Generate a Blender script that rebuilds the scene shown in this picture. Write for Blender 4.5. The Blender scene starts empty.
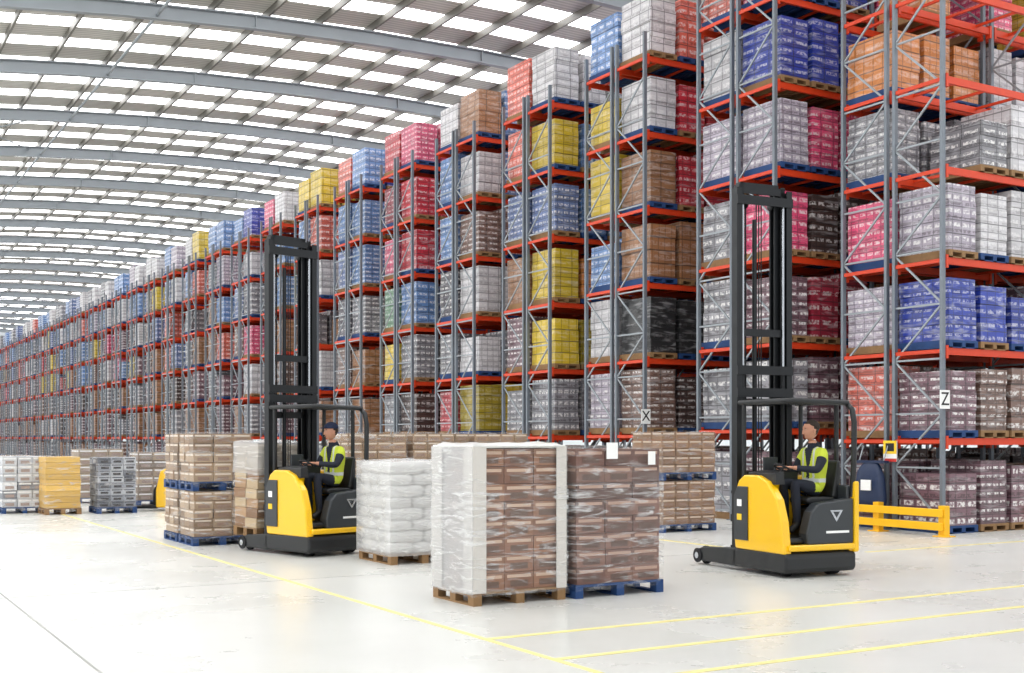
import bpy, math, random
from mathutils import Vector, Matrix, noise
random.seed(7)
sc=bpy.context.scene
sc.view_settings.view_transform='Standard'
sc.view_settings.look='None'
sc.view_settings.exposure=0.27

# ------------------------------------------------------------------ helpers
YAW=math.radians(30.75); CS,SN=math.cos(YAW),math.sin(YAW)
def P(r,d,z=0.0):
    """site survey: r metres to the right, d metres ahead of the photographer -> building axes"""
    return Vector((r*CS+d*SN, -r*SN+d*CS, z))
def lin(h):
    h=h.lstrip('#'); o=[]
    for i in (0,2,4):
        c=int(h[i:i+2],16)/255
        o.append(c/12.92 if c<=0.04045 else ((c+0.055)/1.055)**2.4)
    return tuple(o)
MATS={}
def N(nt,t,**k):
    n=nt.nodes.new(t)
    for a,b in k.items(): setattr(n,a,b)
    return n
def mat(name,col,rough=0.5,metal=0.0,noise_amt=0.12,nscale=6.0,coat=0.0,bump=0.0,spec=0.5):
    m=bpy.data.materials.new(name); m.use_nodes=True; nt=m.node_tree
    b=nt.nodes['Principled BSDF']
    b.inputs['Roughness'].default_value=rough; b.inputs['Metallic'].default_value=metal
    b.inputs['Coat Weight'].default_value=coat
    b.inputs['Specular IOR Level'].default_value=spec
    tc=N(nt,'ShaderNodeTexCoord'); nz=N(nt,'ShaderNodeTexNoise'); nz.inputs['Scale'].default_value=nscale; nz.inputs['Detail'].default_value=4
    nt.links.new(tc.outputs['Object'],nz.inputs['Vector'])
    mx=N(nt,'ShaderNodeMix',data_type='RGBA')
    mx.inputs['A'].default_value=(*[c*(1-noise_amt) for c in col],1); mx.inputs['B'].default_value=(*[min(1,c*(1+noise_amt)) for c in col],1)
    nt.links.new(nz.outputs['Fac'],mx.inputs['Factor']); nt.links.new(mx.outputs['Result'],b.inputs['Base Color'])
    if bump:
        bp=N(nt,'ShaderNodeBump'); bp.inputs['Strength'].default_value=bump; bp.inputs['Distance'].default_value=0.02
        nt.links.new(nz.outputs['Fac'],bp.inputs['Height']); nt.links.new(bp.outputs['Normal'],b.inputs['Normal'])
    MATS[name]=m; return m

mat('steel_upright',lin('#757c84'),0.4,0.3)
mat('beam_orange',lin('#cd3a12'),0.45)
mat('brace_grey',lin('#969ca1'),0.4,0.3)
mat('pallet_wood',lin('#8a6a46'),0.8,nscale=12,noise_amt=.25)
mat('pallet_blue',lin('#173d70'),0.7,noise_amt=.2)
mat('truck_yellow',lin('#f5c00a'),0.3,coat=.4,noise_amt=.03)
mat('truck_black',lin('#1a1c1e'),0.45,noise_amt=.1)
mat('truck_grey',lin('#303438'),0.4,noise_amt=.06)
mat('mast_steel',lin('#1e2023'),0.4,0.35,noise_amt=.2)
mat('chrome',lin('#b9bdc2'),0.2,1.0)
mat('rubber',lin('#17171a'),0.8)
mat('barrier_yellow',lin('#f3b90a'),0.4,noise_amt=.05)
mat('white_plastic',lin('#d8d7d3'),0.35,coat=.3,bump=.25,nscale=9,noise_amt=.06)
mat('white_board',lin('#cfcac3'),0.5,noise_amt=.08,nscale=3)
mat('sign_white',lin('#f2f2f0'),0.5,noise_amt=.02)
mat('sign_black',lin('#101010'),0.6)
mat('sign_yellow',lin('#f3c927'),0.5)
mat('sign_red',lin('#c22a22'),0.5)
mat('rafter_steel',lin('#878d92'),0.5,0.0,noise_amt=.06,nscale=1)
mat('purlin_steel',lin('#69665f'),0.5,0.0,nscale=1)
mat('bag_blue',lin('#182a4b'),0.45,bump=.4,nscale=7)
mat('skin',lin('#bd876d'),0.55,noise_amt=.06)
mat('hair',lin('#33271f'),0.8,nscale=60,noise_amt=.3)
mat('cap_navy',lin('#1a2543'),0.8)
mat('navy_cloth',lin('#171c29'),0.85,noise_amt=.2,nscale=14)
mat('vest_yellow',lin('#bdca33'),0.7,noise_amt=.1,nscale=14)
mat('reflective',lin('#c0c4c4'),0.3)
mat('boots',lin('#151413'),0.6)
mat('eye_white',lin('#b9aea6'),0.3)
mat('eye',lin('#1a1512'),0.3)
mat('lip',lin('#8e5346'),0.5)
mat('wall_paint',lin('#dfe3e6'),0.6,noise_amt=.03,nscale=.4)
mat('line_yellow',lin('#ddd08a'),0.6,noise_amt=.25,nscale=3)
mat('joint_dark',lin('#979793'),0.8)

def attr_mat(name,brick=True,wrap_sheen=0.3,rough=.35):
    m=bpy.data.materials.new(name); m.use_nodes=True; nt=m.node_tree; L=nt.links.new
    b=nt.nodes['Principled BSDF']; b.inputs['Roughness'].default_value=rough; b.inputs['Coat Weight'].default_value=.3 if brick else .1
    b.inputs['Coat Roughness'].default_value=.15
    at=N(nt,'ShaderNodeAttribute',attribute_name='Col')
    geo=N(nt,'ShaderNodeNewGeometry'); sp=N(nt,'ShaderNodeSeparateXYZ'); L(geo.outputs['Position'],sp.inputs[0])
    ad=N(nt,'ShaderNodeMath',operation='ADD'); L(sp.outputs['X'],ad.inputs[0]); L(sp.outputs['Y'],ad.inputs[1])
    cb=N(nt,'ShaderNodeCombineXYZ'); L(ad.outputs[0],cb.inputs['X']); L(sp.outputs['Z'],cb.inputs['Y'])
    cur=at.outputs['Color']
    if brick:
        pa=N(nt,'ShaderNodeAttribute',attribute_name='Pat'); ps=N(nt,'ShaderNodeSeparateColor'); L(pa.outputs['Color'],ps.inputs[0])
        def mul(a,b_):
            n=N(nt,'ShaderNodeMath',operation='MULTIPLY')
            for i,x in enumerate((a,b_)):
                if isinstance(x,(int,float)): n.inputs[i].default_value=x
                else: L(x,n.inputs[i])
            return n.outputs[0]
        S=mul(ad.outputs[0],ps.outputs[0]); Z=mul(sp.outputs['Z'],ps.outputs[1])
        c2=N(nt,'ShaderNodeCombineXYZ'); L(S,c2.inputs['X']); L(Z,c2.inputs['Y'])
        BWd,BH=.3,.2
        br=N(nt,'ShaderNodeTexBrick'); br.offset=0.0; L(c2.outputs[0],br.inputs['Vector'])
        br.inputs['Color1'].default_value=(1,1,1,1); br.inputs['Color2'].default_value=(.7,.7,.7,1); br.inputs['Mortar'].default_value=(.16,.16,.16,1)
        for k,v in (('Scale',1.0),('Mortar Size',.011),('Brick Width',BWd),('Row Height',BH),('Mortar Smooth',.4)): br.inputs[k].default_value=v
        mu=N(nt,'ShaderNodeMix',data_type='RGBA',blend_type='MULTIPLY'); mu.inputs['Factor'].default_value=.85
        L(cur,mu.inputs['A']); L(br.outputs['Color'],mu.inputs['B']); cur=mu.outputs['Result']
        def fr(sock,k,cn,w):
            f=N(nt,'ShaderNodeMath',operation='FRACT'); L(mul(sock,1/k),f.inputs[0])
            c=N(nt,'ShaderNodeMath',operation='COMPARE'); c.inputs[2].default_value=w
            L(f.outputs[0],c.inputs[0])
            if isinstance(cn,float): c.inputs[1].default_value=cn
            else: L(cn,c.inputs[1])
            return c.outputs[0]
        a1=fr(Z,BH,ps.outputs[2],.15); a2=fr(S,BWd,.5,.36)
        nz=N(nt,'ShaderNodeTexNoise'); nz.inputs['Scale'].default_value=16; nz.inputs['Detail'].default_value=3; L(cb.outputs[0],nz.inputs['Vector'])
        r2=N(nt,'ShaderNodeMapRange'); r2.inputs['From Min'].default_value=.4; r2.inputs['From Max'].default_value=.56; L(nz.outputs['Fac'],r2.inputs['Value'])
        m2=mul(mul(mul(a1,a2),at.outputs['Alpha']),r2.outputs[0])
        mw=N(nt,'ShaderNodeMix',data_type='RGBA'); mw.inputs['B'].default_value=(.82,.80,.78,1); L(m2,mw.inputs['Factor']); L(cur,mw.inputs['A']); cur=mw.outputs['Result']
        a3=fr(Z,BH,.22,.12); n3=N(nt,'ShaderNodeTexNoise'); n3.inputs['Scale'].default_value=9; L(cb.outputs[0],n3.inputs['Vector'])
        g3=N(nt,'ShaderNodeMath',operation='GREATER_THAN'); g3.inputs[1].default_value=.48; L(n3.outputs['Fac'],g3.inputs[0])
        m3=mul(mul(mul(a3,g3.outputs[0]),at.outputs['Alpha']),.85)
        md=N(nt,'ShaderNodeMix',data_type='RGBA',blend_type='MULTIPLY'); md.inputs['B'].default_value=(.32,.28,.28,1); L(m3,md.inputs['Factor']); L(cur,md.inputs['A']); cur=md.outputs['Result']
    mp=N(nt,'ShaderNodeMapping'); mp.inputs['Scale'].default_value=(1.5,8,1); mp.inputs['Rotation'].default_value=(0,0,.3); L(cb.outputs[0],mp.inputs['Vector'])
    n2=N(nt,'ShaderNodeTexNoise'); n2.inputs['Scale'].default_value=1.5; n2.inputs['Detail'].default_value=6; n2.inputs['Distortion'].default_value=.5; L(mp.outputs[0],n2.inputs['Vector'])
    rg=N(nt,'ShaderNodeMapRange'); rg.inputs['From Min'].default_value=.52; rg.inputs['From Max'].default_value=.8; rg.inputs['To Max'].default_value=wrap_sheen*2; rg.inputs['To Min'].default_value=wrap_sheen*.1
    L(n2.outputs['Fac'],rg.inputs['Value'])
    mf=N(nt,'ShaderNodeMix',data_type='RGBA'); mf.inputs['B'].default_value=(.86,.86,.88,1); L(rg.outputs[0],mf.inputs['Factor']); L(cur,mf.inputs['A'])  # white highlights of the plastic wrap, mixed into the base colour as streaks
    L(mf.outputs['Result'],b.inputs['Base Color'])
    if brick:
        bp=N(nt,'ShaderNodeBump'); bp.inputs['Strength'].default_value=.4; bp.inputs['Distance'].default_value=.03; L(n2.outputs['Fac'],bp.inputs['Height']); L(bp.outputs['Normal'],b.inputs['Normal'])
    MATS[name]=m
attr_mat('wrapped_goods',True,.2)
attr_mat('carton_plain',False,.04,.6)

def film_mat(name,lo,hi,col):
    m=bpy.data.materials.new(name); m.use_nodes=True; nt=m.node_tree; L=nt.links.new; b=nt.nodes['Principled BSDF']
    b.inputs['Base Color'].default_value=(*col,1); b.inputs['Roughness'].default_value=.12
    geo=N(nt,'ShaderNodeNewGeometry'); sp=N(nt,'ShaderNodeSeparateXYZ'); L(geo.outputs['Position'],sp.inputs[0])
    ad=N(nt,'ShaderNodeMath',operation='ADD'); L(sp.outputs['X'],ad.inputs[0]); L(sp.outputs['Y'],ad.inputs[1])
    cb=N(nt,'ShaderNodeCombineXYZ'); L(ad.outputs[0],cb.inputs['X']); L(sp.outputs['Z'],cb.inputs['Y'])
    mp=N(nt,'ShaderNodeMapping'); mp.inputs['Scale'].default_value=(1.2,7,1); mp.inputs['Rotation'].default_value=(0,0,.4); L(cb.outputs[0],mp.inputs['Vector'])
    nz=N(nt,'ShaderNodeTexNoise'); nz.inputs['Scale'].default_value=2.2; nz.inputs['Detail'].default_value=9; nz.inputs['Roughness'].default_value=.62; nz.inputs['Distortion'].default_value=1.0; L(mp.outputs[0],nz.inputs['Vector'])
    rg=N(nt,'ShaderNodeMapRange'); rg.inputs['From Min'].default_value=.52; rg.inputs['From Max'].default_value=.74; rg.inputs['To Min'].default_value=lo; rg.inputs['To Max'].default_value=hi; L(nz.outputs['Fac'],rg.inputs['Value']); L(rg.outputs[0],b.inputs['Alpha'])  # cloudy film, plus its streak highlights put into the opacity
    bp=N(nt,'ShaderNodeBump'); bp.inputs['Strength'].default_value=.8; bp.inputs['Distance'].default_value=.03; L(nz.outputs['Fac'],bp.inputs['Height']); L(bp.outputs['Normal'],b.inputs['Normal'])
    MATS[name]=m
film_mat('stretch_film',.035,.55,(.9,.9,.9))
film_mat('milky_film',.38,.85,(.8,.8,.8))

# floor
m=bpy.data.materials.new('concrete_floor'); m.use_nodes=True; nt=m.node_tree; L=nt.links.new; b=nt.nodes['Principled BSDF']
tc=N(nt,'ShaderNodeTexCoord'); n1=N(nt,'ShaderNodeTexNoise'); n1.inputs['Scale'].default_value=.4; n1.inputs['Detail'].default_value=8; n1.inputs['Roughness'].default_value=.6
L(tc.outputs['Object'],n1.inputs['Vector']); cr=N(nt,'ShaderNodeValToRGB'); cr.color_ramp.elements[0].position=.3; cr.color_ramp.elements[1].position=.7
cr.color_ramp.elements[0].color=(*lin('#c6c6c1'),1); cr.color_ramp.elements[1].color=(*lin('#d4d4d0'),1)
L(n1.outputs['Fac'],cr.inputs[0]); L(cr.outputs[0],b.inputs['Base Color'])
mr=N(nt,'ShaderNodeMapRange'); mr.inputs['To Min'].default_value=.2; mr.inputs['To Max'].default_value=.36; L(n1.outputs['Fac'],mr.inputs['Value']); L(mr.outputs[0],b.inputs['Roughness'])
MATS['concrete_floor']=m
# roof deck
m=bpy.data.materials.new('roof_deck'); m.use_nodes=True; nt=m.node_tree; L=nt.links.new; b=nt.nodes['Principled BSDF']
tc=N(nt,'ShaderNodeTexCoord'); wv=N(nt,'ShaderNodeTexWave',bands_direction='Y'); wv.inputs['Scale'].default_value=1.6; L(tc.outputs['Object'],wv.inputs['Vector'])
cr=N(nt,'ShaderNodeValToRGB'); cr.color_ramp.elements[0].color=(*lin('#a39f99'),1); cr.color_ramp.elements[1].color=(*lin('#c6c3bc'),1)
L(wv.outputs['Fac'],cr.inputs[0]); L(cr.outputs[0],b.inputs['Base Color']); b.inputs['Roughness'].default_value=.5
MATS['roof_deck']=m
m=bpy.data.materials.new('rooflight'); m.use_nodes=True; nt=m.node_tree; b=nt.nodes['Principled BSDF']
b.inputs['Base Color'].default_value=(.9,.92,.95,1); b.inputs['Emission Color'].default_value=(.98,.99,1,1); b.inputs['Emission Strength'].default_value=3.9
tc=N(nt,'ShaderNodeTexCoord'); nn=N(nt,'ShaderNodeTexNoise'); nn.inputs['Scale'].default_value=.8; nt.links.new(tc.outputs['Object'],nn.inputs['Vector']); nt.links.new(nn.outputs['Fac'],b.inputs['Roughness'])
MATS['rooflight']=m

class MB:
    def __init__(s,M=None): s.v=[];s.f=[];s.m=[];s.c=[];s.M=M;s.smooth=[]
    def _add(s,vs,fs,mt,col,sm=False):
        o=len(s.v)
        if s.M is not None: vs=[s.M@Vector(v) for v in vs]
        s.v.extend([tuple(v) for v in vs])
        for f in fs: s.f.append(tuple(i+o for i in f)); s.m.append(mt); s.c.append(col); s.smooth.append(sm)
    BF=[(0,3,2,1),(4,5,6,7),(0,1,5,4),(1,2,6,5),(2,3,7,6),(3,0,4,7)]
    def box(s,lo,hi,mt,col=(1,1,1,0)):
        a,b,c=lo;d,e,f=hi
        s._add([(a,b,c),(d,b,c),(d,e,c),(a,e,c),(a,b,f),(d,b,f),(d,e,f),(a,e,f)],s.BF,mt,col)
    def bar(s,p0,p1,w,h,mt,col=(1,1,1,0)):
        p0=Vector(p0);p1=Vector(p1);d=(p1-p0).normalized()
        up=Vector((0,0,1)) if abs(d.z)<.95 else Vector((0,1,0))
        a=d.cross(up).normalized();u=a.cross(d).normalized()
        vs=[]
        for p in (p0,p1):
            for i,j in ((-1,-1),(1,-1),(1,1),(-1,1)): vs.append(p+a*(i*w/2)+u*(j*h/2))
        s._add(vs,s.BF,mt,col)
    def prism(s,prof,y0,y1,mt,col=(1,1,1,0),axis='y'):
        n=len(prof)
        if axis=='y': vs=[(x,y0,z) for x,z in prof]+[(x,y1,z) for x,z in prof]
        else: vs=[(y0,x,z) for x,z in prof]+[(y1,x,z) for x,z in prof]
        fs=[tuple(range(n)),tuple(reversed(range(n,2*n)))]+[(i,i+n,(i+1)%n+n,(i+1)%n) for i in range(n)]
        s._add(vs,fs,mt,col)
    def tube(s,pts,rad,mt,n=10,col=(1,1,1,0)):
        pts=[Vector(p) for p in pts]
        if not isinstance(rad,(list,tuple)): rad=[rad]*len(pts)
        vs=[];prev=None
        for i,p in enumerate(pts):
            d=(pts[min(i+1,len(pts)-1)]-pts[max(i-1,0)]).normalized()
            if prev is None:
                up=Vector((0,0,1)) if abs(d.z)<.9 else Vector((1,0,0)); a=d.cross(up).normalized()
            else: a=(prev-d*prev.dot(d)).normalized()
            prev=a;u=d.cross(a)
            for k in range(n):
                t=2*math.pi*k/n; vs.append(p+(a*math.cos(t)+u*math.sin(t))*rad[i])
        fs=[]
        for i in range(len(pts)-1):
            for k in range(n): fs.append((i*n+k,i*n+(k+1)%n,(i+1)*n+(k+1)%n,(i+1)*n+k))
        s._add(vs,fs,mt,col,True)
        s._add(vs[:n],[tuple(reversed(range(n)))],mt,col); s._add(vs[-n:],[tuple(range(n))],mt,col)
    def ell(s,c,r,mt,nu=14,nv=9,fn=None,mfn=None,R=None):
        vs=[];fs=[]
        for j in range(nv+1):
            th=math.pi*j/nv
            for i in range(nu):
                ph=2*math.pi*i/nu
                q=Vector((math.sin(th)*math.cos(ph),math.sin(th)*math.sin(ph),math.cos(th)))
                if fn: q=fn(q)
                q=Vector((q.x*r[0],q.y*r[1],q.z*r[2]))
                if R is not None: q=R@q
                vs.append(Vector(c)+q)
        for j in range(nv):
            for i in range(nu): fs.append((j*nu+i,(j+1)*nu+i,(j+1)*nu+(i+1)%nu,j*nu+(i+1)%nu))
        if mfn:
            s._add(vs,fs,mt,(1,1,1,0),True)
            for q,f in enumerate(fs):
                cen=sum((vs[i] for i in f),Vector())/4-Vector(c)
                s.m[len(s.m)-len(fs)+q]=mfn(cen)
        else: s._add(vs,fs,mt,(1,1,1,0),True)
    def build(s,name,parent=None,bevel=0,loc=None):
        me=bpy.data.meshes.new(name); me.from_pydata(s.v,[],s.f)
        names=list(dict.fromkeys(s.m)); idx={n:i for i,n in enumerate(names)}
        for n in names: me.materials.append(MATS[n])
        me.polygons.foreach_set('material_index',[idx[n] for n in s.m])
        me.polygons.foreach_set('use_smooth',s.smooth)
        ca=me.color_attributes.new('Col','FLOAT_COLOR','CORNER')
        arr=[];ar2=[];has=False
        for f,c in zip(s.f,s.c):
            arr.extend(tuple(c[:4])*len(f))
            if len(c)>4: has=True; ar2.extend((c[4],c[5],c[6],1.0)*len(f))
            else: ar2.extend((1.0,1.0,.55,1.0)*len(f))
        ca.data.foreach_set('color',arr)
        if has:
            cp=me.color_attributes.new('Pat','FLOAT_COLOR','CORNER'); cp.data.foreach_set('color',ar2)
        me.update()
        ob=bpy.data.objects.new(name,me); sc.collection.objects.link(ob)
        if parent: ob.parent=parent
        if loc is not None: ob.location=loc
        if bevel:
            bv=ob.modifiers.new('bevel','BEVEL'); bv.width=bevel; bv.segments=3; bv.limit_method='ANGLE'
        return ob
def empty(name,loc=(0,0,0),rz=0):
    e=bpy.data.objects.new(name,None); sc.collection.objects.link(e); e.location=loc; e.rotation_euler=(0,0,rz); e.empty_display_size=.3
    return e

# ------------------------------------------------------------------ shell
mb=MB(); mb.box((-45,-20,-.2),(65,170,0),'concrete_floor'); mb.build('floor')
mb=MB()
for u in (1.9,-4.1,-10.1,): mb.box((u-.01,-18,0),(u+.01,165,.002),'joint_dark')
for v in (2.5,14.0,26,38,50): mb.box((-40,v-.006,0),(16,v+.006,.002),'joint_dark')
mb.build('trim_floor_joints')
mb=MB()
mb.box((5.06,3,0.0),(5.12,60,.004),'line_yellow')
for v,u0,u1 in ((9.0,5.12,30),(7.9,5.12,30),(6.95,5.12,30),(12.9,14.0,30)):
    mb.box((u0,v-.04,0),(u1,v+.04,.004),'line_yellow')
mb.box((12.6,12.9,0),(12.7,60,.004),'line_yellow')
mb.build('floor_marking_lines')
mb=MB(); mb.box((-45,165,0),(65,165.3,17),'wall_paint'); mb.build('wall_back')
mb=MB(); mb.box((62,-20,0),(62.3,165,17),'wall_paint'); mb.build('wall_right')

def H(u): return 14.85-0.0038*(u-20)**2     # rafter centreline
Us=[-24+4*i for i in range(22)]
roof=empty('ceiling')
mb=MB()
bay=6.7; v0r=2.2
rafV=[v0r+bay*i for i in range(24)]
for rv in rafV:
    segs=[(0,.7,'d'),(.7,1.65,'r'),(1.65,2.85,'d'),(2.85,3.8,'r'),(3.8,5.0,'d'),(5.0,5.95,'r'),(5.95,6.7,'d')]
    for a,b2,t in segs:
        for i in range(len(Us)-1):
            u,w=Us[i],Us[i+1]
            z0,z1=H(u)+.55,H(w)+.55
            mb._add([(u,rv+a,z0),(w,rv+a,z1),(w,rv+b2,z1),(u,rv+b2,z0)],[(0,3,2,1)],'roof_deck' if t=='d' else 'rooflight',(1,1,1,0))
mb.build('roof_panels',roof)
mb=MB()
for u in [x*1.75-12 for x in range(32)]:
    z=H(u)+.42
    mb.box((u-.035,-2,z-.12),(u+.035,163,z+.12),'purlin_steel')
mb.build('purlins',roof)
mb=MB()
for rv in rafV:
    for i in range(len(Us)-1):
        u,w=Us[i],Us[i+1]
        for dz,ww,hh in ((.2,.22,.04),(0,.03,.4),(-.2,.22,.04)):
            mb.bar((u,rv,H(u)+dz),(w,rv,H(w)+dz),ww,hh,'rafter_steel')
    for u in (-4,4,12,20,28): mb.box((u-.02,rv-.1,H(u)-.2),(u+.02,rv+.1,H(u)+.2),'rafter_steel')
for i in range(0,22,1):
    a=rafV[i];b2=rafV[i+1]
    mb.tube([(9,a,H(9)-.1),(9,b2,H(9)-.1)],.05,'rafter_steel',6)
    if i%5==2:
        for u in (4,): mb.tube([(u,a,H(u)+.1),(u+4.5,b2,H(u+4.5)+.1)],.03,'rafter_steel',5); mb.tube([(u+4.5,a,H(u+4.5)+.1),(u,b2,H(u)+.1)],.03,'rafter_steel',5)
mb.build('rafters',roof)

# ------------------------------------------------------------------ pallets
def pallet(mb,u,v,z,lu,lv,mt,full=True):
    h=.144
    if full:
        for i in range(5):
            t=(lv-.1)*i/4; mb.box((u,v+t,z+.12),(u+lu,v+t+.1,z+h),mt)
        for j in range(3):
            s=(lu-.1)*j/2
            mb.box((u+s,v,z+.1),(u+s+.1,v+lv,z+.12),mt)
            mb.box((u+s,v,z),(u+s+.1,v+lv,z+.02),mt)
            for i in range(3):
                t=(lv-.12)*i/2; mb.box((u+s,v+t,z+.02),(u+s+.1,v+t+.12,z+.1),mt)
    else:
        mb.box((u,v,z+.1),(u+lu,v+lv,z+h),mt)
        for j in range(3):
            s=(lu-.1)*j/2; mb.box((u+s,v,z),(u+s+.1,v+lv,z+.1),mt)
        mb.box((u,v+.0,z),(u+lu,v+.08,z+.02),mt)

PAL={'w':('#cdcacd',.45),'lw':('#b5aab9',.75),'bl':('#1534a0',.45),'lb':('#648cc4',.7),'br':('#99683f',.12),'ta':('#806053',.8),
'pk':('#da4471',.7),'rd':('#c81c31',.55),'sa':('#db6652',.65),'ye':('#d6b71b',.15),'ol':('#ab9512',.15),'bk':('#0b0a0d',.05),
'gr':('#8c8a90',.85),'dg':('#4d4852',.85),'mv':('#78545f',.9),'or':('#cf7d33',.2),'gn':('#6a9876',.6),'cr':('#9c0c30',.6),'db':('#452d26',.65),'gb':('#6076a9',.8)}
def gcol(k):
    h,a=PAL[k]; c=lin(h); j=random.uniform(.85,1.1)
    return (*[min(1,x*j) for x in c],a,random.choice((.7,.85,1.0,1.25,1.6)),random.choice((.65,.8,1.0,1.25)),random.uniform(.45,.75))
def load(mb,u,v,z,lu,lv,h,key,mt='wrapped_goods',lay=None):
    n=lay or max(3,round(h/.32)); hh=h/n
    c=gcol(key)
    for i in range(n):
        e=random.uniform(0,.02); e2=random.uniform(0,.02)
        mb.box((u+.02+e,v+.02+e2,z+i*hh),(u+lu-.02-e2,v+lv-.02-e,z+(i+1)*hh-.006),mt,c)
LOW=['ta','gr','br','mv','gr','db','ta','w','ta','mv','br','br','gr']
MID=['gr','w','lb','br','sa','mv','gr','br','gb','w','ye','pk','rd','ta']
TOP=['lb','w','sa','lb','pk','lb','w','lw','ye','lb','gr','bl']
FAR=['lb','w','gb','lb','sa','gr','w','lw','ye','lb','gr','w']
def rack(u0,v0,nb,base,step,nl,top,spec=None,skip=None,name='pallet_rack'):
    """double-sided rack row running along +X from its end frame"""
    e=empty(name,(u0,v0,0))
    fr=MB(); gd=MB()
    BW=2.8
    levels=[base+step*i for i in range(nl)]
    for side in (0,1):
        va=side*1.3; vb=va+1.1
        for k in range(nb+1):
            u=k*BW
            for v in (va,vb): 
                s=.032
                fr.box((u-.042,v-s,0),(u+.042,v+s,top),'steel_upright')
                fr.box((u-.09,v-.08,0),(u+.09,v+.08,.02),'steel_upright')
            z=.2; up=True; st=1.0
            while z+st<top:
                fr.bar((u,va,z),(u,vb,z),.03,.035,'brace_grey')
                fr.bar((u,va if up else vb,z),(u,vb if up else va,z+st),.03,.035,'brace_grey')
                z+=st; up=not up
        for L_ in levels:
            for v in (va,vb):
                fr.box((.05,v-.03,L_-.13),(nb*BW-.05,v+.03,L_),'beam_orange')
                for k in range(nb+1):
                    for sgn in (-1,1):
                        if 0<=k*BW+sgn*.07<=nb*BW: fr.box((k*BW+sgn*.075-.03,v-.05,L_-.2),(k*BW+sgn*.075+.03,v+.05,L_+.04),'beam_orange')
            fr.box((-.02,va,L_-.1),(.02,vb,L_-.03),'beam_orange')
            for k in range(nb):
                for q in (.5,1.4,2.3): fr.box((k*BW+q-.02,va,L_-.06),(k*BW+q+.02,vb,L_-.01),'beam_orange')
        zs=[0.0]+levels
        for li,z in enumerate(zs):
            for k in range(nb):
                for p in range(3):
                    if skip and skip(side,li,k,p): continue
                    if random.random()<.03 and not(spec and k==0): continue
                    u=k*BW+.12+p*.88; v=va-.05
                    key=None
                    if spec and k==0 and li<len(spec[side]):
                        q=spec[side][li]; key=q[min(p,len(q)-1)]
                    if not key:
                        pool=LOW if li<3 else (MID if li<5 else (TOP if v0<60 else FAR))
                        key=random.choice(pool)
                        if p>0 and random.random()<.45: key=last
                    last=key
                    pm='pallet_blue' if random.random()<.5 else 'pallet_wood'
                    pallet(gd,u,v,z,.8,1.2,pm,False)
                    h=random.uniform(1.15,1.4) if step>1.7 else random.uniform(1.05,1.27)
                    if random.random()<.08: h*=.8
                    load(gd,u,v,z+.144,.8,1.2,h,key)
    fr.build('rack_frame',e); gd.build('palletised_goods',e)
    return e
sZ=[[['mv'],['mv','ta'],['bl'],['lw','w'],['w','gr','w'],['gr','ye'],['bl'],['gr']],
    [['mv'],['sa','ta'],['lw'],['pk','gr'],['gr'],['or'],['or'],['gr']]]
sY=[[['mv'],['gr','mv'],['mv','cr'],['pk','db'],['lw','pk','pk'],['bl'],['pk','bl'],['w']],
    [['gr'],['gr'],['gr'],['gr','pk'],['lw'],['w','lb'],['sa'],['w']]]
sX=[[['db','mv'],['ta','db'],['bk'],['br'],['br','rd'],['w','rd'],['w','sa']],
    [['ta'],['lw'],['w'],['lb'],['ye'],['ye'],['lb']]]
sW=[[['mv'],['gr'],['ye','ol'],['ye','or'],['gb','lb'],['ye','lb'],['w']],
    [['ta'],['gr'],['mv'],['br'],['gb'],['sa'],['sa']]]
sV=[[['mv'],['ol','ye'],['w','gr'],['w'],['ta'],['w','lb'],['br','lb']],
    [['dg'],['rd'],['gr'],['dg'],['lb'],['lb'],['w']]]
sU=[[['ta'],['db'],['gr'],['lb','gb'],['rd','pk'],['rd'],['pk']],
    [['ta'],['gr'],['ye'],['gn'],['pk'],['cr'],['rd']]]
sT=[[['ta'],['br','db'],['br'],['gr'],['lb'],['lb'],['lb','bl']],
    [['ta'],['gr'],['ta'],['dg'],['gb'],['lb'],['sa']]]
rack(17.8,14.6,4,1.75,1.65,7,13.2,sZ,skip=lambda s,l,k,p:(l>=5 and s==0) or (l>=6 and (p+k)%2==0) or (l==4 and s==0 and p==0 and k==0))
rack(17.0,18.1,4,1.95,1.77,7,13.2,sY)
rack(16.8,22.2,4,1.85,1.76,6,11.2,sX)
v=26.3; i=0
specs=[sW,sV,sU,sT]
while v<158:
    rack(16.8,v,3 if i<4 else 2,1.82,1.75,6,11.0,specs[i] if i<4 else None); v+=4.1; i+=1

# ------------------------------------------------------------------ rack signs
def plate(name,loc,w,h,letter):
    mb=MB(); mb.box((-w/2,-.012,-h/2),(w/2,0,h/2),'sign_white')
    for z in (-h*.3,h*.3): mb.box((-.03,0,z-.02),(.03,.02,z+.02),'brace_grey')
    o=mb.build(name,None,0,loc)
    c=bpy.data.curves.new('letter','FONT'); c.body=letter; c.size=h*1.0; c.extrude=.002; c.align_x='CENTER'; c.align_y='CENTER'
    c.materials.append(MATS['sign_black'])
    t=bpy.data.objects.new('letter',c); sc.collection.objects.link(t); t.parent=o; t.location=(0,-.016,0); t.rotation_euler=(math.pi/2,0,0)
plate('rack_sign',(17.78,14.54,2.45),.26,.34,'Z')
plate('rack_sign',(16.78,22.14,2.25),.26,.34,'X')
mb=MB(); mb.box((-.02,-.16,-.2),(0,.16,.2),'sign_white'); mb.box((-.024,-.16,-.05),(-.02,.16,.2),'sign_yellow'); mb.box((-.028,-.1,.0),(-.024,.1,.15),'sign_black'); mb.box((-.024,-.16,-.2),(-.02,.16,-.14),'sign_red')
mb.build('safety_notice',None,0,(17.74,15.75,1.5))

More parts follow.
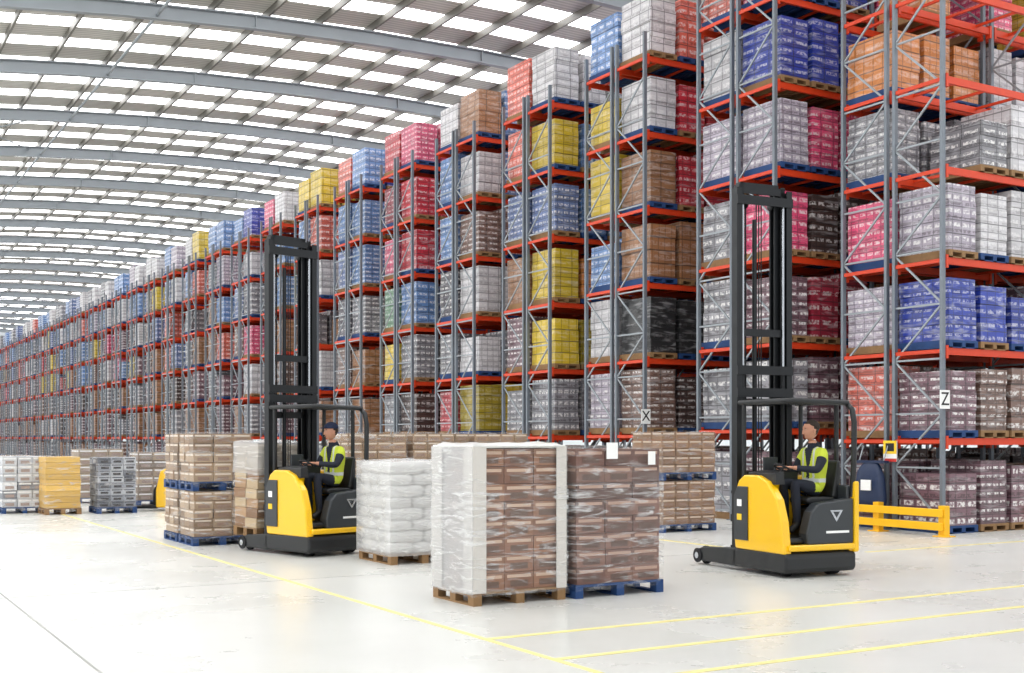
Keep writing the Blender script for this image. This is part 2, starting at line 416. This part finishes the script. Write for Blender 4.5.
# barrier along Z row end
e=empty('rack_end_barrier',(17.35,14.2,0))
mb=MB()
for y in (0,1.5,3.0):
    mb.box((-.07,y-.07,0),(.07,y+.07,.55),'barrier_yellow'); mb.box((-.14,y-.14,0),(.14,y+.14,.02),'barrier_yellow')
mb.build('posts',e,.008)
mb=MB()
for z in (.18,.42): mb.box((-.12,-.05,z-.07),(-.07,3.05,z+.07),'barrier_yellow')
mb.build('rails',e,.01)
e=empty('column_guard',(20.6,14.35,0))
mb=MB(); mb.box((-.12,-.12,0),(.12,-.08,.45),'barrier_yellow'); mb.box((-.12,-.12,0),(-.08,.08,.45),'barrier_yellow'); mb.box((.08,-.12,0),(.12,.08,.45),'barrier_yellow'); mb.build('guard_plate',e,.005)

def bagfn(q):
    s=.75+.25*max(-1,min(1,-q.z*1.2)); sx=lambda a:math.copysign(abs(a)**.55,a)
    q=Vector((sx(q.x)*s,sx(q.y)*(s+.05),sx(q.z)))
    return q*(1+.06*noise.noise(q*3))
mb=MB(); mb.ell((0,0,0),(.13,.42,.46),'bag_blue',24,16,bagfn)
mb.box((-.06,-.36,.42),(.1,.36,.47),'bag_blue'); mb.bar((0.02,-.3,.45),(.14,-.3,.75),.02,.02,'brace_grey'); mb.bar((0.02,.3,.45),(.14,.3,.75),.02,.02,'brace_grey')
mb.box((-.14,-.12,-.1),(-.115,.12,.1),'sign_white')
mb.build('waste_sack',None,0,(17.58,16.1,.85))

# ------------------------------------------------------------------ floor pallets
def film(mb,lo,hi,amp=.015,res=.1,mt='stretch_film',top=True):
    lo=Vector(lo);hi=Vector(hi)
    def grid(o,a,b,nrm):
        na=max(2,int(a.length/res)); nb_=max(2,int(b.length/res)); vs=[];fs=[]
        for j in range(nb_+1):
            for i in range(na+1):
                p=o+a*(i/na)+b*(j/nb_)
                w=min(i,na-i,j,nb_-j)>0
                p=p+nrm*((noise.noise(p*5)*amp+amp*.6) if w else 0)
                vs.append(p)
        for j in range(nb_):
            for i in range(na): q=j*(na+1)+i; fs.append((q,q+1,q+na+2,q+na+1))
        mb._add(vs,fs,mt,(1,1,1,0),True)
    dx=Vector((hi.x-lo.x,0,0));dy=Vector((0,hi.y-lo.y,0));dz=Vector((0,0,hi.z-lo.z))
    grid(lo,dx,dz,Vector((0,-1,0))); grid(lo+dx,dy,dz,Vector((1,0,0))); grid(lo+dx+dy,-dx,dz,Vector((0,1,0))); grid(lo+dy,-dy,dz,Vector((-1,0,0)))
    if top: grid(lo+dz,dx,dy,Vector((0,0,1)))
def cartons(mb,lo,hi,nx,ny,nz,cols,band=None,mt='carton_plain',jit=.006,dark=.3):
    sx=(hi[0]-lo[0])/nx; sy=(hi[1]-lo[1])/ny; sz=(hi[2]-lo[2])/nz
    for k in range(nz):
        for i in range(nx):
            for j in range(ny):
                if 0<i<nx-1 and 0<j<ny-1 and k<nz-1: continue
                c=random.choice(cols); f=random.uniform(.85,1.12); c=(*[min(1,x*f) for x in c],0)
                jx=random.uniform(-jit,jit); jy=random.uniform(-jit,jit)
                a=(lo[0]+i*sx+.003+jx,lo[1]+j*sy+.003+jy,lo[2]+k*sz+.001); b2=(lo[0]+(i+1)*sx-.003+jx,lo[1]+(j+1)*sy-.003+jy,lo[2]+(k+1)*sz-.004)
                mb.box(a,b2,mt,c)
                if band:
                    zb=a[2]+sz*.66; zt=a[2]+sz*.84
                    mb.box((a[0]+sx*.08,a[1]-.002,zb),(b2[0]-sx*.08,a[1],zt),mt,(*band,0))
                    mb.box((a[0]-.002,a[1]+sy*.08,zb),(a[0],b2[1]-sy*.08,zt),mt,(*band,0))
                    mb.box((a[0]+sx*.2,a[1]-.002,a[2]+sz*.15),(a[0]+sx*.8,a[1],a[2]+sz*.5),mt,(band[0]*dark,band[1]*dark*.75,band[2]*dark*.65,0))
BR=[lin('#835840'),lin('#734b36'),lin('#8d6247')]
e=empty('wrapped_carton_pallet',(5.96,10.8,0))
mb=MB(); pallet(mb,0,0,0,1.14,.92,'pallet_wood'); mb.build('wooden_pallet',e)
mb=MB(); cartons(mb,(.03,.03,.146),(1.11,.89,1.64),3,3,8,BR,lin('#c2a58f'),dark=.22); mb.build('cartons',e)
mb=MB()
for (x0,x1) in ((.0,.15),(1.02,1.14)):
    mb.box((x0,-.01,.13),(x1,.0,1.66),'white_board')
mb.box((-.01,-.01,.13),(.0,.2,1.66),'white_board'); mb.box((-.01,.7,.13),(.0,.92,1.66),'white_board')
mb.box((1.14,-.01,.13),(1.15,.2,1.66),'white_board')
mb.build('corner_boards',e,.003)
mb=MB(); film(mb,(-.02,-.02,.1),(1.16,.94,1.67),.02); film(mb,(-.024,-.024,.3),(1.165,.945,1.2),.03)
film(mb,(-.022,-.0,.12),(.0,.92,1.66),.02,.08,'milky_film',False)
film(mb,(0,0,1.645),(1.14,.92,1.675),.03,.08,'white_plastic'); mb.build('stretch_wrap',e)
e=empty('wrapped_carton_pallet',(7.2,10.75,0))
mb=MB(); pallet(mb,0,0,0,1.2,1.0,'pallet_blue'); mb.build('blue_pallet',e)
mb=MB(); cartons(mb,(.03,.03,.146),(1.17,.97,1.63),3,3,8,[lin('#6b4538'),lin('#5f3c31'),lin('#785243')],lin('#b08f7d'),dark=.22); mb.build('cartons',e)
mb=MB(); film(mb,(.0,.0,.08),(1.2,1.0,1.65),.02); film(mb,(-.004,-.004,.3),(1.205,1.005,1.4),.03); mb.build('stretch_wrap',e)
mb=MB(); mb.box((.38,-.045,1.52),(.53,-.041,1.7),'sign_white'); mb.box((.95,-.045,1.45),(1.05,-.041,1.6),'sign_white'); mb.build('paper_labels',e)

def stack(name,loc,lu,lv,tiers,cols,band,pm,nx,ny,filmed=True,nzl=5,fm='stretch_film',dark=.4):
    e=empty(name,loc); p=MB(); g=MB(); w=MB(); z=0
    for h in tiers:
        pallet(p,0,0,z,lu,lv,pm)
        cartons(g,(.02,.02,z+.146),(lu-.02,lv-.02,z+h),nx,ny,nzl,cols,band,jit=.01,dark=dark)
        if filmed: film(w,(0,0,z+.06),(lu,lv,z+h+.01),.02,.12,fm)
        z+=h+.015
    p.build('pallets',e); g.build('cartons',e)
    if filmed: w.build('stretch_wrap',e)
    return e
LB=[lin('#967a5e'),lin('#846b52'),lin('#a78f74')]
c=P(-5.15,19.2)
stack('stacked_carton_pallets',c,1.0,.85,[.88,.93],LB,lin('#d9cbbb'),'pallet_blue',3,3)
stack('stacked_carton_pallets',c+Vector((0.0,.95,0)),1.0,.85,[.88,.93],LB,lin('#d9cbbb'),'pallet_blue',3,3)
c=P(2.76,21.9)
stack('stacked_carton_pallets',c,1.3,.95,[.95,.9],[lin('#8b6849'),lin('#7a5a3e')],lin('#c7b19c'),'pallet_blue',4,3)
c=P(-2.95,21.3)
for i in range(3):
    stack('stacked_carton_pallets',c+Vector((1.3*i,0,0)),1.2,1.0,[.92,.9],[lin('#9d7f61'),lin('#8b7053')],lin('#d2c2af'),'pallet_blue',4,3)
LG=[lin('#b0b3b9'),lin('#74777f'),lin('#c6c8cc')]
stack('stacked_carton_pallets',P(-11.75,27.4),1.0,1.1,[1.32],LG,lin('#e3e3e3'),'pallet_blue',3,3,nzl=6)
stack('stacked_carton_pallets',P(-12.9,29.6),1.0,1.2,[1.3],[lin('#9a8874')],lin('#e3e3e3'),'pallet_blue',3,3,nzl=6)
stack('yellow_wrapped_pallet',P(-10.6,27.0),.8,.95,[1.32],[lin('#dab057'),lin('#cfa54c')],None,'pallet_wood',1,1,nzl=9)
stack('stacked_carton_pallets',P(-9.55,27.4),.9,.95,[1.3],[lin('#898c93'),lin('#60636b'),lin('#abadb1')],lin('#41444c'),'pallet_blue',3,3,nzl=8)
stack('stacked_carton_pallets',P(-9.6,30.5),1.2,1.0,[1.38],[lin('#9a8874'),lin('#7c6c5e')],lin('#dedede'),'pallet_blue',3,3,nzl=6)
stack('stacked_carton_pallets',P(-11.6,31.8),1.2,1.0,[1.45],[lin('#9a8874')],lin('#dedede'),'pallet_blue',3,3,nzl=6)
# white sack pallet
c=P(-1.66,16.35); e=empty('white_sack_pallet',c)
mb=MB(); pallet(mb,0,0,0,1.05,1.1,'pallet_wood'); mb.build('wooden_pallet',e)
mb=MB()
def sackfn(q):
    sx=lambda a,p:math.copysign(abs(a)**p,a)
    q=Vector((sx(q.x,.4),sx(q.y,.4),sx(q.z,.6))); return q*(1+.04*noise.noise(q*2))
zz=.146+.075
for k in range(8):
    nx,ny=(2,3) if k%2 else (3,2)
    for i in range(nx):
        for j in range(ny):
            sx=1.05/nx; sy=1.1/ny
            mb.ell((sx*(i+.5)+random.uniform(-.01,.01),sy*(j+.5)+random.uniform(-.01,.01),zz),(sx*.52,sy*.52,.092),'white_plastic',20,10,sackfn)
    zz+=.158
mb.build('sacks',e)
mb=MB(); film(mb,(-.03,-.03,.12),(1.08,1.13,1.42),.03,.07,'milky_film'); mb.build('stretch_wrap',e)

# ------------------------------------------------------------------ reach truck
# local axes: +X = fork direction, +Y = left hand side (the operator sits sideways facing +Y)
def reach_truck(loc,rz,Hm,legx=1.35):
    e=empty('reach_truck',loc,rz)
    mb=MB()
    mb.prism([(-.54,.06),(.56,.06),(.6,.12),(.6,.3),(-.53,.33),(-.57,.27),(-.57,.12)],-.55,.55,'truck_black')
    mb.build('chassis',e,.035)
    mb=MB()
    for s in (-1,1):
        y=s*.485
        mb.prism([(.5,.06),(legx-.08,.06),(legx+.02,.1),(legx,.19),(legx-.2,.25),(.5,.3)],y-.065,y+.065,'truck_black')
    mb.build('straddle_legs',e,.015)
    mb=MB()
    for s in (-1,1): mb.tube([(legx-.09,s*.39,.125),(legx-.09,s*.43,.125)],.125,'rubber',20); mb.tube([(legx-.09,s*.545,.125),(legx-.09,s*.565,.125)],.1,'rubber',20); mb.tube([(legx-.09,s*.38,.125),(legx-.09,s*.575,.125)],.045,'chrome',12)
    mb.tube([(-.3,-.42,.14),(-.3,-.3,.14)],.14,'rubber',20); mb.tube([(-.3,.3,.08),(-.3,.4,.08)],.08,'rubber',16)
    mb.build('wheels',e)
    mb=MB()
    side=[(-.55,.3),(.5,.3),(.53,.5),(.5,1.05),(.42,1.2),(.3,1.27),(.0,1.27),(-.2,1.2),(-.4,.98),(-.5,.7)]
    mb.prism(side,.44,.565,'truck_yellow')
    mb.prism(side,-.565,-.46,'truck_yellow')
    mb.prism([(.02,.3),(.5,.3),(.5,1.05),(.42,1.2),(.3,1.26),(.08,1.26),(.02,1.18)],-.5,.5,'truck_yellow')
    mb.box((-.59,-.565,.335),(-.5,.5,.415),'truck_yellow')
    mb.prism([(-.6,.3),(-.5,.3),(-.5,1.1),(-.53,1.2),(-.6,1.2)],-.575,-.5,'truck_yellow')
    mb.build('yellow_bodywork',e,.025)
    mb=MB()
    mb.prism([(.2,.42),(.5,.42),(.5,1.0),(.42,1.12),(.2,1.12)],.566,.585,'truck_grey')
    mb.build('side_hatch',e,.01)
    mb=MB()
    mb.prism([(-.5,.41),(.22,.41),(.24,.55),(.16,.82),(.05,.93),(-.25,.96),(-.5,.99)],-.58,-.4,'truck_grey',axis='x')
    mb.prism([(-.46,.41),(.05,.41),(.0,.86),(-.46,.9)],-.4,.02,'truck_black',axis='x')
    mb.box((-.5,-.45,.42),(.02,.44,.5),'truck_black')
    mb.box((-.5,-.52,.42),(.02,-.45,1.15),'truck_grey')
    mb.build('seat_housing',e,.03)
    mb=MB()
    x=-.581
    mb.prism([(-.32,.84),(-.12,.84),(-.22,.69)],x-.004,x,'chrome',axis='x'); mb.prism([(-.27,.82),(-.17,.82),(-.22,.745)],x-.007,x-.004,'truck_grey',axis='x')
    mb.box((x-.004,-.42,.55),(x,-.06,.58),'sign_white')
    mb.box((.32,.586,.86),(.42,.589,.95),'sign_white'); mb.box((.32,.586,.68),(.42,.589,.76),'sign_yellow')
    mb.build('decals',e)
    mb=MB()
    mb.prism([(-.42,.9),(.02,.9),(.06,.96),(.0,1.0),(-.4,.99)],-.34,.06,'truck_black',axis='x')
    mb.prism([(-.46,.96),(-.36,.98),(-.42,1.3),(-.44,1.46),(-.5,1.46),(-.5,1.2)],-.33,.05,'truck_black',axis='x')
    mb.build('seat',e,.03)
    mb=MB()
    mb.prism([(-.1,1.2),(.45,1.22),(.45,1.3),(.2,1.33),(-.1,1.3)],.04,.36,'truck_black',axis='x')
    mb.prism([(.36,1.16),(.5,1.16),(.5,1.3),(.38,1.33)],-.3,.1,'truck_black',axis='x')
    cx,cy,cz=-.2,.33,1.37
    wheel=[(cx+math.cos(t)*.11,cy+math.sin(t)*.09,cz+math.sin(t)*.045) for t in [2*math.pi*k/18 for k in range(19)]]
    mb.tube(wheel,.013,'rubber',6); mb.tube([(cx,cy+.04,1.26),(cx,cy,cz)],.025,'rubber',8); mb.tube([(cx-.11,cy,cz),(cx+.11,cy,cz)],.011,'rubber',6)
    for k in range(3): mb.tube([(.06,.14+.06*k,1.3),(.05,.13+.06*k,1.4)],.01,'truck_grey',6); mb.ell((.05,.13+.06*k,1.41),(.018,.018,.02),'rubber',8,6)
    mb.box((.2,.1,1.33),(.23,.32,1.5),'truck_grey')
    mb.build('console',e,.008)
    mb=MB()
    mb.tube([(-.52,-.52,1.0),(-.55,-.52,1.4),(-.56,-.52,1.95),(-.53,-.51,2.12),(-.42,-.5,2.2),(-.2,-.5,2.22),(.6,-.5,2.22)],.036,'truck_black',10)
    mb.tube([(-.2,-.53,1.1),(-.2,-.53,2.22)],.03,'truck_black',8)
    mb.tube([(.5,.42,1.15),(.5,.42,2.22)],.03,'truck_black',8)
    mb.tube([(.5,-.5,1.15),(.5,-.5,2.22)],.03,'truck_black',8)
    mb.tube([(.6,.42,2.22),(-.35,.42,2.22),(-.44,.36,2.22),(-.46,.28,2.22),(-.46,-.5,2.2)],.036,'truck_black',10)
    for k in range(9):
        y=-.42+.095*k; mb.bar((-.45,y,2.22),(.6,y,2.22),.02,.045,'truck_black')
    for xx in (-.15,.2,.6): mb.bar((xx,-.5,2.225),(xx,.42,2.225),.05,.05,'truck_black')
    mb.build('overhead_guard',e)
    mb=MB()
    def chan(y,s,x0,x1,z0,z1,w=.05,t=.018):
        mb.box((x0,min(y,y+s*t),z0),(x1,max(y,y+s*t),z1),'mast_steel')
        for xa in (x0,x1-t): mb.box((xa,min(y,y-s*w),z0),(xa+t,max(y,y-s*w),z1),'mast_steel')
    for s in (-1,1):
        chan(s*.43,s,.62,.74,.1,Hm-.1,.07); chan(s*.355,s,.68,.79,.2,Hm-.04,.05); chan(s*.295,s,.74,.85,.25,Hm,.05)
        mb.tube([(.66,s*.33,.2),(.66,s*.33,Hm*.52)],.03,'mast_steel',10); mb.tube([(.66,s*.33,Hm*.52),(.66,s*.33,Hm-.25)],.02,'chrome',10)
        mb.tube([(.78,s*.2,.4),(.78,s*.2,Hm-.3)],.012,'mast_steel',6)
        mb.ell((.78,s*.2,Hm-.28),(.07,.02,.07),'mast_steel',14,8)
    for z in (Hm-.32,.35,Hm*.5,2.3): mb.box((.6,-.45,z),(.63,.45,z+.12),'mast_steel')
    for z in (Hm-.16,.5,Hm*.6): mb.box((.68,-.37,z),(.7,.37,z+.1),'mast_steel')
    for z in (Hm-.1,1.2,Hm*.42): mb.box((.74,-.3,z),(.85 if z>Hm-.2 else .77,.3,z+.1),'mast_steel')
    for y in (-.04,.0,.04): mb.tube([(.76,y,.4),(.76,y,Hm-.2)],.009,'rubber',6)
    mb.tube([(.72,.1,1.2),(.72,.1,Hm-.5)],.03,'mast_steel',10)
    mb.build('mast',e)
    mb=MB()
    for z in (.2,.62): mb.box((.86,-.36,z),(.9,.36,z+.1),'mast_steel')
    for y in (-.3,-.1,.1,.3): mb.box((.86,y-.02,.2),(.89,y+.02,1.0),'mast_steel')
    mb.box((.86,-.36,1.0),(.89,.36,1.04),'mast_steel')
    for s in (-1,1):
        mb.prism([(.9,.08),(1.75,.08),(1.75,.095),(.96,.12),(.94,.7),(.9,.7)],s*.22-.05,s*.22+.05,'mast_steel')
    mb.build('fork_carriage',e)
    return e

def heading(a):  # angle away from the photographer's left-hand direction -> world rotation
    a=math.radians(a); r,d=-math.cos(a),math.sin(a); w=P(r,d); return math.atan2(w.y,w.x)
hR=heading(66); hL=heading(45)
tR=P(3.66,15.47); tL=P(-2.97,18.1)
reach_truck(tR,hR,5.2,1.5)
reach_truck(tL,hL,4.9,1.28)

# low powered pallet truck far left
e=empty('pallet_truck',P(-8.25,28.9),heading(0))
mb=MB()
mb.prism([(-.45,.08),(.3,.08),(.3,.5),(.2,.95),(.0,1.05),(-.25,1.0),(-.4,.7)],-.1,.36,'truck_yellow')
mb.prism([(-.45,.08),(.5,.08),(.5,.5),(.2,.9),(.0,1.0),(-.25,.95),(-.4,.7)],-.36,-.1,'truck_black')
mb.build('motor_cover',e,.04)
mb=MB(); mb.tube([(-.1,0,.9),(-.35,0,1.15),(-.5,0,1.25)],.03,'truck_black',8); mb.tube([(-.5,-.18,1.25),(-.56,0,1.28),(-.5,.18,1.25)],.025,'rubber',8)
mb.box((-.85,-.34,.08),(-.4,.34,.16),'truck_black'); mb.build('tiller_and_platform',e,.01)
mb=MB()
for s in (-1,1): mb.prism([(.3,.05),(1.3,.05),(1.4,.09),(.3,.12)],s*.2-.08,s*.2+.08,'mast_steel'); mb.tube([(-.2,s*.3,.1),(-.2,s*.37,.1)],.1,'rubber',16)
mb.build('forks_and_wheels',e)

# pallet load carried by left truck
TM=Matrix.Rotation(math.radians(-2),4,'Y')
e=empty('carried_carton_pallet',tL,hL)
mb=MB(TM); pallet(mb,.96,-.4,.17,.66,.85,'pallet_wood'); mb.build('wooden_pallet',e)
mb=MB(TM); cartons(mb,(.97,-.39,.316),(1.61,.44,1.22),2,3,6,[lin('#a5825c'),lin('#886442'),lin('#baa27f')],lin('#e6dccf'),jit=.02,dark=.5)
cartons(mb,(.98,-.38,1.22),(1.6,.43,1.6),2,2,2,[lin('#b0a088')],None,jit=.01); mb.build('cartons',e)
mb=MB(TM); film(mb,(.94,-.42,1.15),(1.64,.47,1.64),.04,.06,'milky_film'); film(mb,(.94,-.42,.3),(1.64,.47,1.15),.03,.08); mb.build('plastic_cover',e)

# ------------------------------------------------------------------ drivers
def driver(base,rz,cap,turn):
    off=Matrix.Rotation(rz,3,'Z')@Vector((-.14,-.22,0)); rz2=rz+math.pi/2
    e=empty('forklift_driver',Vector(base)+off+Vector((0,0,1.1)),rz2)
    J={'pel':((0,0,0),.15,'leg'),'bel':((-.01,0,.16),.14,'tor'),'che':((-.01,0,.36),.155,'tor'),'nb':((.015,0,.53),.075,'tor'),'nk':((.035,0,.64),.062,'nk')}
    E=[('pel','bel'),('bel','che'),('che','nb'),('nb','nk')]
    arm={1:((.0,.2,.45),(.16,.27,.24),(.4,.13,.27)),-1:((.0,-.2,.45),(.1,-.28,.2),(.32,-.2,.25))}
    for s,t in ((1,'L'),(-1,'R')):
        sh,el,wr=arm[s]
        J['sh'+t]=(sh,.08,'arm'); J['el'+t]=(el,.055,'arm'); J['wr'+t]=(wr,.035,'arm')
        J['hp'+t]=((.05,s*.1,-.01),.1,'leg'); J['kn'+t]=((.4,s*.12,.08),.072,'leg'); J['an'+t]=((.36,s*.12,-.46),.05,'leg'); J['to'+t]=((.5,s*.13,-.54),.042,'boot')
        E+=[('che','sh'+t),('sh'+t,'el'+t),('el'+t,'wr'+t),('pel','hp'+t),('hp'+t,'kn'+t),('kn'+t,'an'+t),('an'+t,'to'+t)]
    names=list(J); ix={n:i for i,n in enumerate(names)}
    me=bpy.data.meshes.new('skel'); me.from_pydata([J[n][0] for n in names],[(ix[a],ix[b]) for a,b in E],[])
    o=bpy.data.objects.new('skel',me); sc.collection.objects.link(o)
    o.modifiers.new('skin','SKIN')
    for n in names:
        sv=me.skin_vertices[0].data[ix[n]]; r=J[n][1]; sv.radius=(r,r); sv.use_root=(n=='pel')
        if n in('pel','bel','che'): sv.radius=(r*1.15,r*.85)
    ss=o.modifiers.new('sub','SUBSURF'); ss.levels=4; ss.render_levels=4
    dg=bpy.context.evaluated_depsgraph_get(); dg.update()
    nm=bpy.data.meshes.new_from_object(o.evaluated_get(dg)); bpy.data.objects.remove(o)
    nm.materials.clear()
    ml=['navy_cloth','vest_yellow','reflective','boots','skin']
    for x in ml: nm.materials.append(MATS[x])
    for p in nm.polygons:
        c=p.center; best=9;bk=None
        for a,b2 in E:
            A=Vector(J[a][0]);B=Vector(J[b2][0]); t=max(0,min(1,(c-A).dot(B-A)/(B-A).length_squared)); dd=(c-(A+(B-A)*t)).length/((J[a][1]+J[b2][1])/2)
            if dd<best: best=dd;bk=(a,b2,t)
        k=J[bk[1]][2]; i=0
        if c.z>-.04 and abs(c.y)<.2 and c.z<.56 and c.x<.17 and k in('tor','arm','nk','leg') and not (bk[0].startswith('sh')): i=1
        if k=='arm' and bk[0]=='che' or (bk[0].startswith('sh') and bk[2]<.1): i=1
        if i==1 and .08<c.z<.13: i=2
        if i==1 and .05<abs(c.y)-.04<.08 and c.z>.13: i=2
        if i==1 and c.x>.02 and abs(c.y)<.03+.05*max(0,(c.z-.3)/.2): i=0
        if c.z>.585: i=4
        if c.z<-.42: i=3
        if c.x>.12 and c.z<.12 and i!=3: i=0
        p.material_index=i; p.use_smooth=True
    bo=bpy.data.objects.new('body',nm); sc.collection.objects.link(bo); bo.parent=e
    R=Matrix.Rotation(turn,3,'Z'); hc=Vector((.055,0,.75)); K=1.08
    def hf(q):
        x,y,z=q
        if z<0: y*=1-.26*(-z)**1.5; x=x*(1-.1*-z)+(.08*-z if x>-.2 else .22*-z)
        if x>0: y*=1-.08*x
        if x>.75 and abs(y)<.26 and -.42<z<.12: x+=.2*(1-abs(y)/.26)*(1-abs((z+.25)/.4))
        if x>.7 and .02<z<.2 and .15<abs(y)<.6: x-=.05
        if x>.6 and .2<z<.35: x+=.04
        if x>.6 and z<-.7: x+=.09
        return Vector((x,y,z))
    def hm(c):
        c=R.inverted()@c; x,y,z=c.x/.1,c.y/.078,c.z/.122
        if z>.68 or (x<.05 and z>.1) or (x<-.35 and z>-.5): return 'cap_navy' if (cap and z>.3) else 'hair'
        return 'skin'
    mb=MB(); mb.ell(hc,(.1*K,.078*K,.122*K),'skin',40,28,hf,hm,R)
    def hp(x,y,z): return hc+R@Vector((x*K,y*K,z*K))
    for s in (-1,1):
        mb.ell(hp(.0,s*.079,-.01),(.018,.01,.032),'skin',10,8,None,None,R)
        mb.ell(hp(.085,s*.03,.006),(.007,.011,.005),'eye_white',10,8,None,None,R)
        mb.ell(hp(.09,s*.03,.006),(.004,.006,.005),'eye',8,6,None,None,R)
        mb.ell(hp(.089,s*.03,.024),(.008,.018,.004),'hair',10,6,None,None,R)
        mb.ell(hp(.105,s*.009,-.042),(.01,.008,.007),'skin',8,6,None,None,R)
    mb.ell(hp(.098,0,-.07),(.008,.022,.005),'lip',12,6,None,None,R)
    if cap:
        def cf(q): return Vector((q.x,q.y,max(q.z,-.05)))
        mb.ell(hp(-.004,0,.045),(.116,.094,.098),'cap_navy',24,14,cf,None,R)
        mb.ell(hp(.12,0,.048),(.07,.062,.008),'cap_navy',16,8,None,None,R)
    else:
        def hf2(q): 
            z=q.z if q.z>-.1 else (-.1+(q.z+.1)*.5 if q.x<0 else -.1)
            return Vector((q.x*(1+.02*noise.noise(q*9)),q.y,z*(1+.03*noise.noise(q*8))))
        Rt=R@Matrix.Rotation(math.radians(-22),3,'Y')
        mb.ell(hp(-.022,0,.047),(.1,.086,.088),'hair',24,14,hf2,lambda c:'hair',Rt)
    mb.build('head',e)
    mb=MB(); mb.tube([(.0,0,.52),(.022,0,.585)],[.088,.07],'navy_cloth',16); mb.build('collar',e)
    for s,t in ((1,'left'),(-1,'right')):
        sh,el,wr=[Vector(x) for x in arm[s]]
        d=(wr-el).normalized(); side=d.cross(Vector((0,0,1))).normalized(); up=side.cross(d).normalized()
        mb=MB()
        Rm=Matrix((d,side,up)).transposed()
        mb.tube([wr-d*.03,wr+d*.02],[.03,.026],'skin',10)
        mb.ell(wr+d*.05,(.052,.04,.018),'skin',14,10,lambda q:Vector((math.copysign(abs(q.x)**.7,q.x),math.copysign(abs(q.y)**.7,q.y),q.z)),None,Rm)
        for k,ln in enumerate((.9,1.05,1.0,.8)):
            b0=wr+d*.088+side*((k-1.5)*.021)
            b1=b0+(d*.032+up*.004)*ln; b2=b1+(d*.014-up*.022)*ln; b3=b2+(-d*.008-up*.02)*ln
            mb.tube([b0-d*.01,b0,b1,b2,b3],[.009,.0098,.009,.008,.006],'skin',8)
        tb=wr+d*.03+side*s*.03
        mb.tube([tb,tb+side*s*.02+d*.02-up*.006,tb+side*s*.024+d*.045-up*.02,tb+side*s*.012+d*.06-up*.03],[.013,.012,.01,.007],'skin',8)
        mb.build('hand_'+t,e)
    return e
driver(tR,hR,False,math.radians(-8))
driver(tL,hL,True,math.radians(-12))

# ------------------------------------------------------------------ light
w=bpy.data.worlds.new('sky'); sc.world=w; w.use_nodes=True; nt=w.node_tree
bg=nt.nodes['Background']; bg.inputs['Color'].default_value=(.95,.975,1,1); bg.inputs['Strength'].default_value=1.0

cam=bpy.data.cameras.new('camera'); co=bpy.data.objects.new('camera',cam); sc.collection.objects.link(co)
co.location=(0,0,1.75); co.rotation_euler=(math.pi/2,0,-YAW)
cam.sensor_width=36; cam.lens=36*1190/1024; cam.shift_y=101.5/1024; cam.clip_end=400
sc.camera=co
